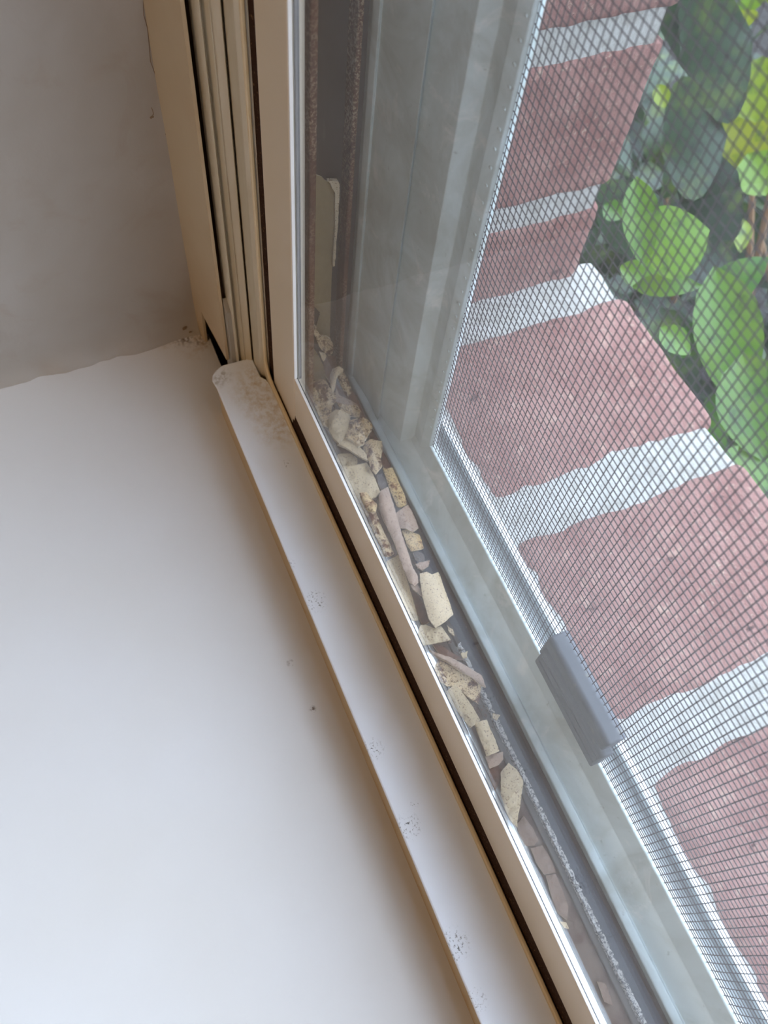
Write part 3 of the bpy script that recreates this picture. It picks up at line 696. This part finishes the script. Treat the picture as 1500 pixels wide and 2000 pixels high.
chip('a', [(960, 1420), (1020, 1405), (1065, 1440), (1080, 1475), (1020, 1500), (980, 1470)], 11.4, c_grey, 'small flat grey flake below the squarish speckled tan one', .2)
chip('b', [(360, 380), (400, 390), (450, 430), (490, 520), (520, 620), (470, 640), (430, 560), (410, 470)], 11.0, c_brown, 'brown scale lying between the yellowish trough and the cream rectangle', .2)
chip('b', [(540, 780), (620, 800), (700, 850), (800, 900), (700, 890), (600, 860)], 11.1, c_brown, 'thin brown scale under the upper end of the folded rusty flake', .2)
# jamb recess
sheet = chip('e', [(118, 168), (150, 172), (170, 182), (190, 210), (215, 218), (250, 235), (270, 262), (300, 275), (340, 272), (372, 300), (365, 450), (362, 650), (358, 900), (345, 1100), (335, 1300), (330, 1500), (322, 1780), (300, 1850), (250, 1830), (190, 1700), (230, 1560), (160, 1480), (118, 1450)], 0.0, c_olive,
    'tall olive beige paint sheet hanging in the rusty left jamb recess', 0, ang=90, th=.4, rag=.35, crumple=.12, plane=(0, RXF + 0.9, 1), group='loose paint in the jamb recess', name='paint_sheet', cat='paint sheet')
chip('e', [(300, 268), (340, 262), (400, 270), (420, 298), (415, 400), (408, 560), (402, 700), (385, 850), (380, 990), (368, 1100), (350, 1105), (362, 900), (372, 700), (374, 500), (372, 380), (345, 340), (335, 300)], 0.0, c_cream,
    'pale torn edge curling off the top of the olive beige sheet', 0, ang=90, th=.9, rag=.5, crumple=.3, plane=(0, RXF + 1.9, 1), parent=sheet, name='torn_edge')
chip('c', [(262, 690), (340, 770), (400, 860), (450, 970), (490, 1080), (480, 1150), (380, 1150), (262, 1130)], 0.0, c_olive,
    'dark beige paint piece leaning on the jamb above the corner pile', 0, ang=60, th=.4, rag=.4, crumple=.2, plane=(0, RXF + 3.2, 1), group='loose paint in the jamb recess')
chip('c', [(320, 460), (350, 480), (380, 560), (420, 605), (480, 605), (540, 640), (570, 720), (560, 810), (520, 845), (450, 790), (400, 730), (360, 640), (330, 560)], 0.0, c_rusty,
    'crinkled rust edged curl standing in the jamb recess', 2.2, ang=60, th=.5, rag=.9, crumple=.7, plane=(0, RXF + 4.5, 1), group='loose paint in the jamb recess')
chip('c', [(400, 800), (470, 820), (490, 850), (450, 920), (430, 880)], 0.0, c_cream,
    'tiny pale flake under the crinkled curl in the jamb recess', .3, th=.4, plane=(0, RXF + 5.5, 1), group='loose paint in the jamb recess')
# layer 2
chip('a', [(160, 172), (240, 165), (290, 148), (325, 165), (345, 200), (395, 255), (400, 310), (370, 350), (360, 420), (340, 500), (300, 490), (270, 420), (240, 330), (200, 250)], 14.3, c_rusty, 'large rust speckled cream flake filling the corner of the channel', -1.2, zt=1.5, rag=1.0, crumple=.5)
chip('c', [(530, 1080), (560, 1000), (640, 968), (690, 1005), (685, 1045), (630, 1065), (605, 1130), (590, 1220), (565, 1300), (535, 1190)], 16.8, c_cream, 'hook shaped cream curl with a rusty top in the corner pile', -2.0, zt=4, th=.8)
chip('c', [(620, 1100), (700, 1050), (740, 1120), (780, 1220), (785, 1290), (750, 1335), (735, 1280), (700, 1260), (660, 1200)], 15.3, c_rusty, 'rusty flake with a pale lower edge right of the hooked curl', -1.2, zt=2, rag=.9)
chip('c', [(600, 1230), (640, 1320), (760, 1375), (870, 1440), (885, 1480), (780, 1470), (660, 1440), (600, 1400)], 14.3, c_mauve, 'grey wedge shaped flake under the rusty flake in the corner', -.6)
chip('a', [(410, 330), (470, 335), (560, 350), (580, 385), (570, 430), (500, 420), (440, 390)], 14.6, c_rusty, 'crumpled narrow flake lying across the pile above the white lump', .8, crumple=.8, rag=1.0)
chip('a', [(600, 622), (650, 590), (735, 605), (740, 660), (725, 740), (735, 790), (690, 850), (650, 800), (640, 750), (600, 700)], 14.8, c_rusty, 'curled flake with a brown stripe down its left side', -2.2)
chip('a', [(410, 700), (500, 695), (555, 730), (555, 780), (490, 800), (440, 790), (405, 750)], 12.8, c_pale, 'small greenish cream flake under the folded cream strip', -.3)
chip('a', [(440, 790), (520, 785), (625, 762), (650, 810), (690, 890), (722, 980), (690, 1015), (640, 1035), (590, 1060), (540, 1060), (510, 1000), (480, 920), (455, 850)], 14.2, c_cream, 'broad flat cream flake in the middle of the upper pile', -.9, crumple=.2)
chip('a', [(505, 1000), (560, 980), (600, 1060), (640, 1150), (680, 1300), (720, 1400), (745, 1460), (700, 1400), (640, 1290), (570, 1150)], 12.8, c_pale, 'narrow grey green flake squeezed against the inner glass', .3)
chip('a', [(610, 1125), (690, 1118), (720, 1200), (760, 1290), (800, 1370), (822, 1430), (780, 1452), (740, 1442), (720, 1370), (680, 1290), (640, 1210)], 13.8, c_rusty, 'cream strip with a dark rust streak beside the long mauve flake', -1.0)
chip('a', [(840, 1130), (880, 1100), (925, 1072), (960, 1130), (985, 1190), (1002, 1240), (960, 1272), (910, 1245), (860, 1240), (835, 1180)], 13.8, c_mauve, 'pinkish flake with a faint orange edge below the orange speckled one', -.7)
chip('b', [(205, 175), (250, 150), (302, 123), (315, 190), (350, 290), (390, 420), (430, 560), (438, 603), (400, 608), (350, 555), (300, 455), (250, 335), (215, 240)], 13.0, c_pale, 'long yellowish trough shaped flake along the glass', 1.8, th=.6)
chip('b', [(385, 350), (430, 343), (462, 380), (467, 428), (430, 402), (400, 380)], 13.2, c_mauve, 'tiny pink grey shard at the left of the cream rectangle', .3)
chip('a', [(978, 1505), (1050, 1485), (1088, 1478), (1076, 1520), (1030, 1552), (1000, 1535)], 13.3, c_mauve, 'small pale triangular shard above the cream rectangle', .4)
chip('b', [(455, 640), (500, 640), (560, 665), (605, 648), (650, 710), (677, 747), (600, 767), (490, 787), (438, 782), (435, 700)], 12.2, c_pale, 'pale pointed flake below the cream rectangle', -.5)
chip('b', [(515, 818), (590, 850), (680, 878), (780, 932), (860, 983), (905, 1008), (935, 1098), (900, 1085), (840, 1030), (740, 975), (640, 905), (560, 870)], 13.4, c_mauve, 'grey folded back edge of paint beside the rust stained flake', -1.0)
chip('b', [(600, 872), (640, 895), (700, 928), (740, 968), (850, 1020), (902, 1075), (895, 1120), (880, 1218), (820, 1180), (740, 1110), (700, 1088), (650, 1088), (590, 1050), (548, 990), (565, 930)], 12.4, c_rusty, 'pointed rust stained flake lying alone halfway along the channel', .8, crumple=.35)
chip('b', [(640, 1130), (710, 1073), (760, 1130), (810, 1200), (850, 1260), (892, 1337), (850, 1372), (820, 1392), (770, 1330), (710, 1250), (660, 1180)], 12.4, c_pale, 'long pale flake below the pointed rust stained one', -.8)
chip('b', [(850, 1355), (942, 1333), (962, 1390), (1000, 1470), (1032, 1562), (940, 1602), (920, 1540), (880, 1450)], 13.0, c_cream, 'tan rectangular flake at the lower end of the long pale one', -.7)
chip('b', [(930, 1600), (1000, 1580), (1058, 1568), (1062, 1625), (1030, 1665), (960, 1690)], 11.7, c_mauve, 'mauve brown flake touching the end of the tan rectangular one', -.3)
chip('b', [(955, 1700), (1010, 1650), (1048, 1700), (1030, 1780), (1000, 1860), (970, 1780)], 11.1, c_brown, 'brown scale left of the long speckled pale flake', .2)
chip('d', [(385, 172), (405, 150), (430, 120), (480, 160), (512, 215), (515, 250), (508, 300), (500, 360), (485, 430), (480, 500), (440, 455), (410, 390), (385, 300)], 12.2, c_pale, 'long speckled pale flake, the lowest of the big loose ones', -.6)
# bottom: thin flakes still on the channel floor
chip('d', [(478, 482), (520, 430), (572, 502), (607, 572), (580, 605), (530, 605), (500, 550)], 8.9, c_flat, 'thin brown paint patch right below the long speckled pale flake', .15, th=.3)
chip('d', [(560, 620), (630, 602), (682, 692), (707, 762), (640, 775), (590, 702)], 8.9, c_flat, 'thin grey brown paint patch, second below the pale flakes', .15, th=.3)
chip('d', [(650, 780), (707, 772), (750, 880), (782, 960), (772, 1042), (720, 1002), (680, 902)], 8.9, c_flat, 'thin brown paint patch in the lower third of the channel', .15, th=.3)
chip('d', [(728, 1048), (768, 1055), (784, 1092), (755, 1085)], 9.2, c_cream, 'tiny cream crumb at the inner side of the channel', .1, th=.5)
chip('d', [(950, 1402), (1000, 1412), (1030, 1500), (1042, 1540), (990, 1520)], 9.0, c_flat, 'small beige flake near the lower end of the channel', .15, th=.3)
chip('b', [(985, 1285), (1042, 1300), (1012, 1338), (985, 1322)], 12.0, c_pale, 'small pale flake sitting on the white crusted ridge', .1)
chip('b', [(650, 640), (690, 670), (705, 718), (680, 705), (660, 680)], 11.8, c_pale, 'white crumb beside the pale pointed flake', .1, rag=1)
chip('b', [(750, 850), (800, 830), (795, 880), (765, 888)], 11.8, c_pale, 'white crumb lying above the grey folded edge', .1, rag=1)
# layer 3 (on top)
chip('a', [(395, 372), (445, 380), (500, 410), (505, 470), (482, 545), (440, 592), (420, 622), (385, 592), (345, 525), (343, 450), (362, 400)], 16.3, c_cream, 'rounded cream lump of paint on top of the corner pile', -1.6, th=.8, crumple=.4)
chip('a', [(495, 455), (545, 440), (600, 430), (640, 455), (668, 495), (660, 520), (630, 565), (600, 622), (560, 648), (520, 600), (470, 575), (490, 520)], 16.6, c_rusty, 'crumpled white flake with a brown patch beside the cream lump', -1.5, th=.8, crumple=.9, rag=1)
chip('a', [(430, 558), (470, 580), (530, 610), (570, 640), (620, 700), (632, 747), (560, 712), (480, 657), (408, 627)], 16.0, c_cream, 'folded cream strip with a brown lower edge across the pile', -.5, th=.9)
chip('a', [(570, 985), (620, 978), (660, 1030), (702, 1072), (690, 1122), (650, 1122), (615, 1105), (588, 1050)], 16.0, c_speck, 'small rolled tan flake on the broad cream one', -1.6)
chip('a', [(722, 972), (780, 940), (800, 1010), (830, 1100), (860, 1220), (900, 1340), (940, 1460), (960, 1530), (995, 1590), (1002, 1640), (975, 1667), (940, 1640), (900, 1560), (860, 1450), (820, 1330), (780, 1250), (745, 1180), (715, 1090), (712, 1010)], 15.4, c_mauve, 'longest mauve grey flake running down the centre of the pile', -.9, crumple=.25)
chip('b', [(450, 262), (500, 250), (540, 270), (585, 253), (610, 310), (640, 400), (670, 480), (694, 562), (640, 612), (565, 662), (520, 602), (500, 540), (470, 430), (455, 340)], 14.2, c_cream, 'smooth cream rectangular flake, largest of the clean ones', -1.0, crumple=.12)

# rust grit scattered under the flakes: nobody could count it
bm = bmesh.new(); rg = random.Random(9)
for i in range(1100):
    t_ = rg.random() ** 1.6
    x_ = 40 + 115 * t_; y_ = rg.uniform(yG(58.6, 9), yG(65.8, 9.2)) 
    z_ = 8.35 if y_ < yc[0] else (9.5 if y_ < yc[1] else 11.2)
    if t_ < .2: z_ += rg.uniform(0, 1.6)
    sz = rg.uniform(.08, .32)
    c = Vector((x_, y_, z_)); vs = []
    for k in range(5):
        a_ = k * 1.2566 + rg.uniform(-.4, .4)
        vs.append(c + Vector((math.cos(a_) * sz * rg.uniform(.6, 1.4), math.sin(a_) * sz * rg.uniform(.5, 1.1), rg.uniform(-.08, .12))))
    tp = [bm.verts.new(v / 1000) for v in vs]; bt = [bm.verts.new((v - Vector((0, 0, .2))) / 1000) for v in vs]
    bm.faces.new(tp); bm.faces.new(bt[::-1])
    for k in range(5): bm.faces.new((tp[k], bt[k], bt[(k + 1) % 5], tp[(k + 1) % 5]))
o = link_bm('rust_grit', bm, c_brown.m, None, False); tag(o, 'fine brown rust grit scattered along the bottom of the window channel', 'grit', None, 'stuff')
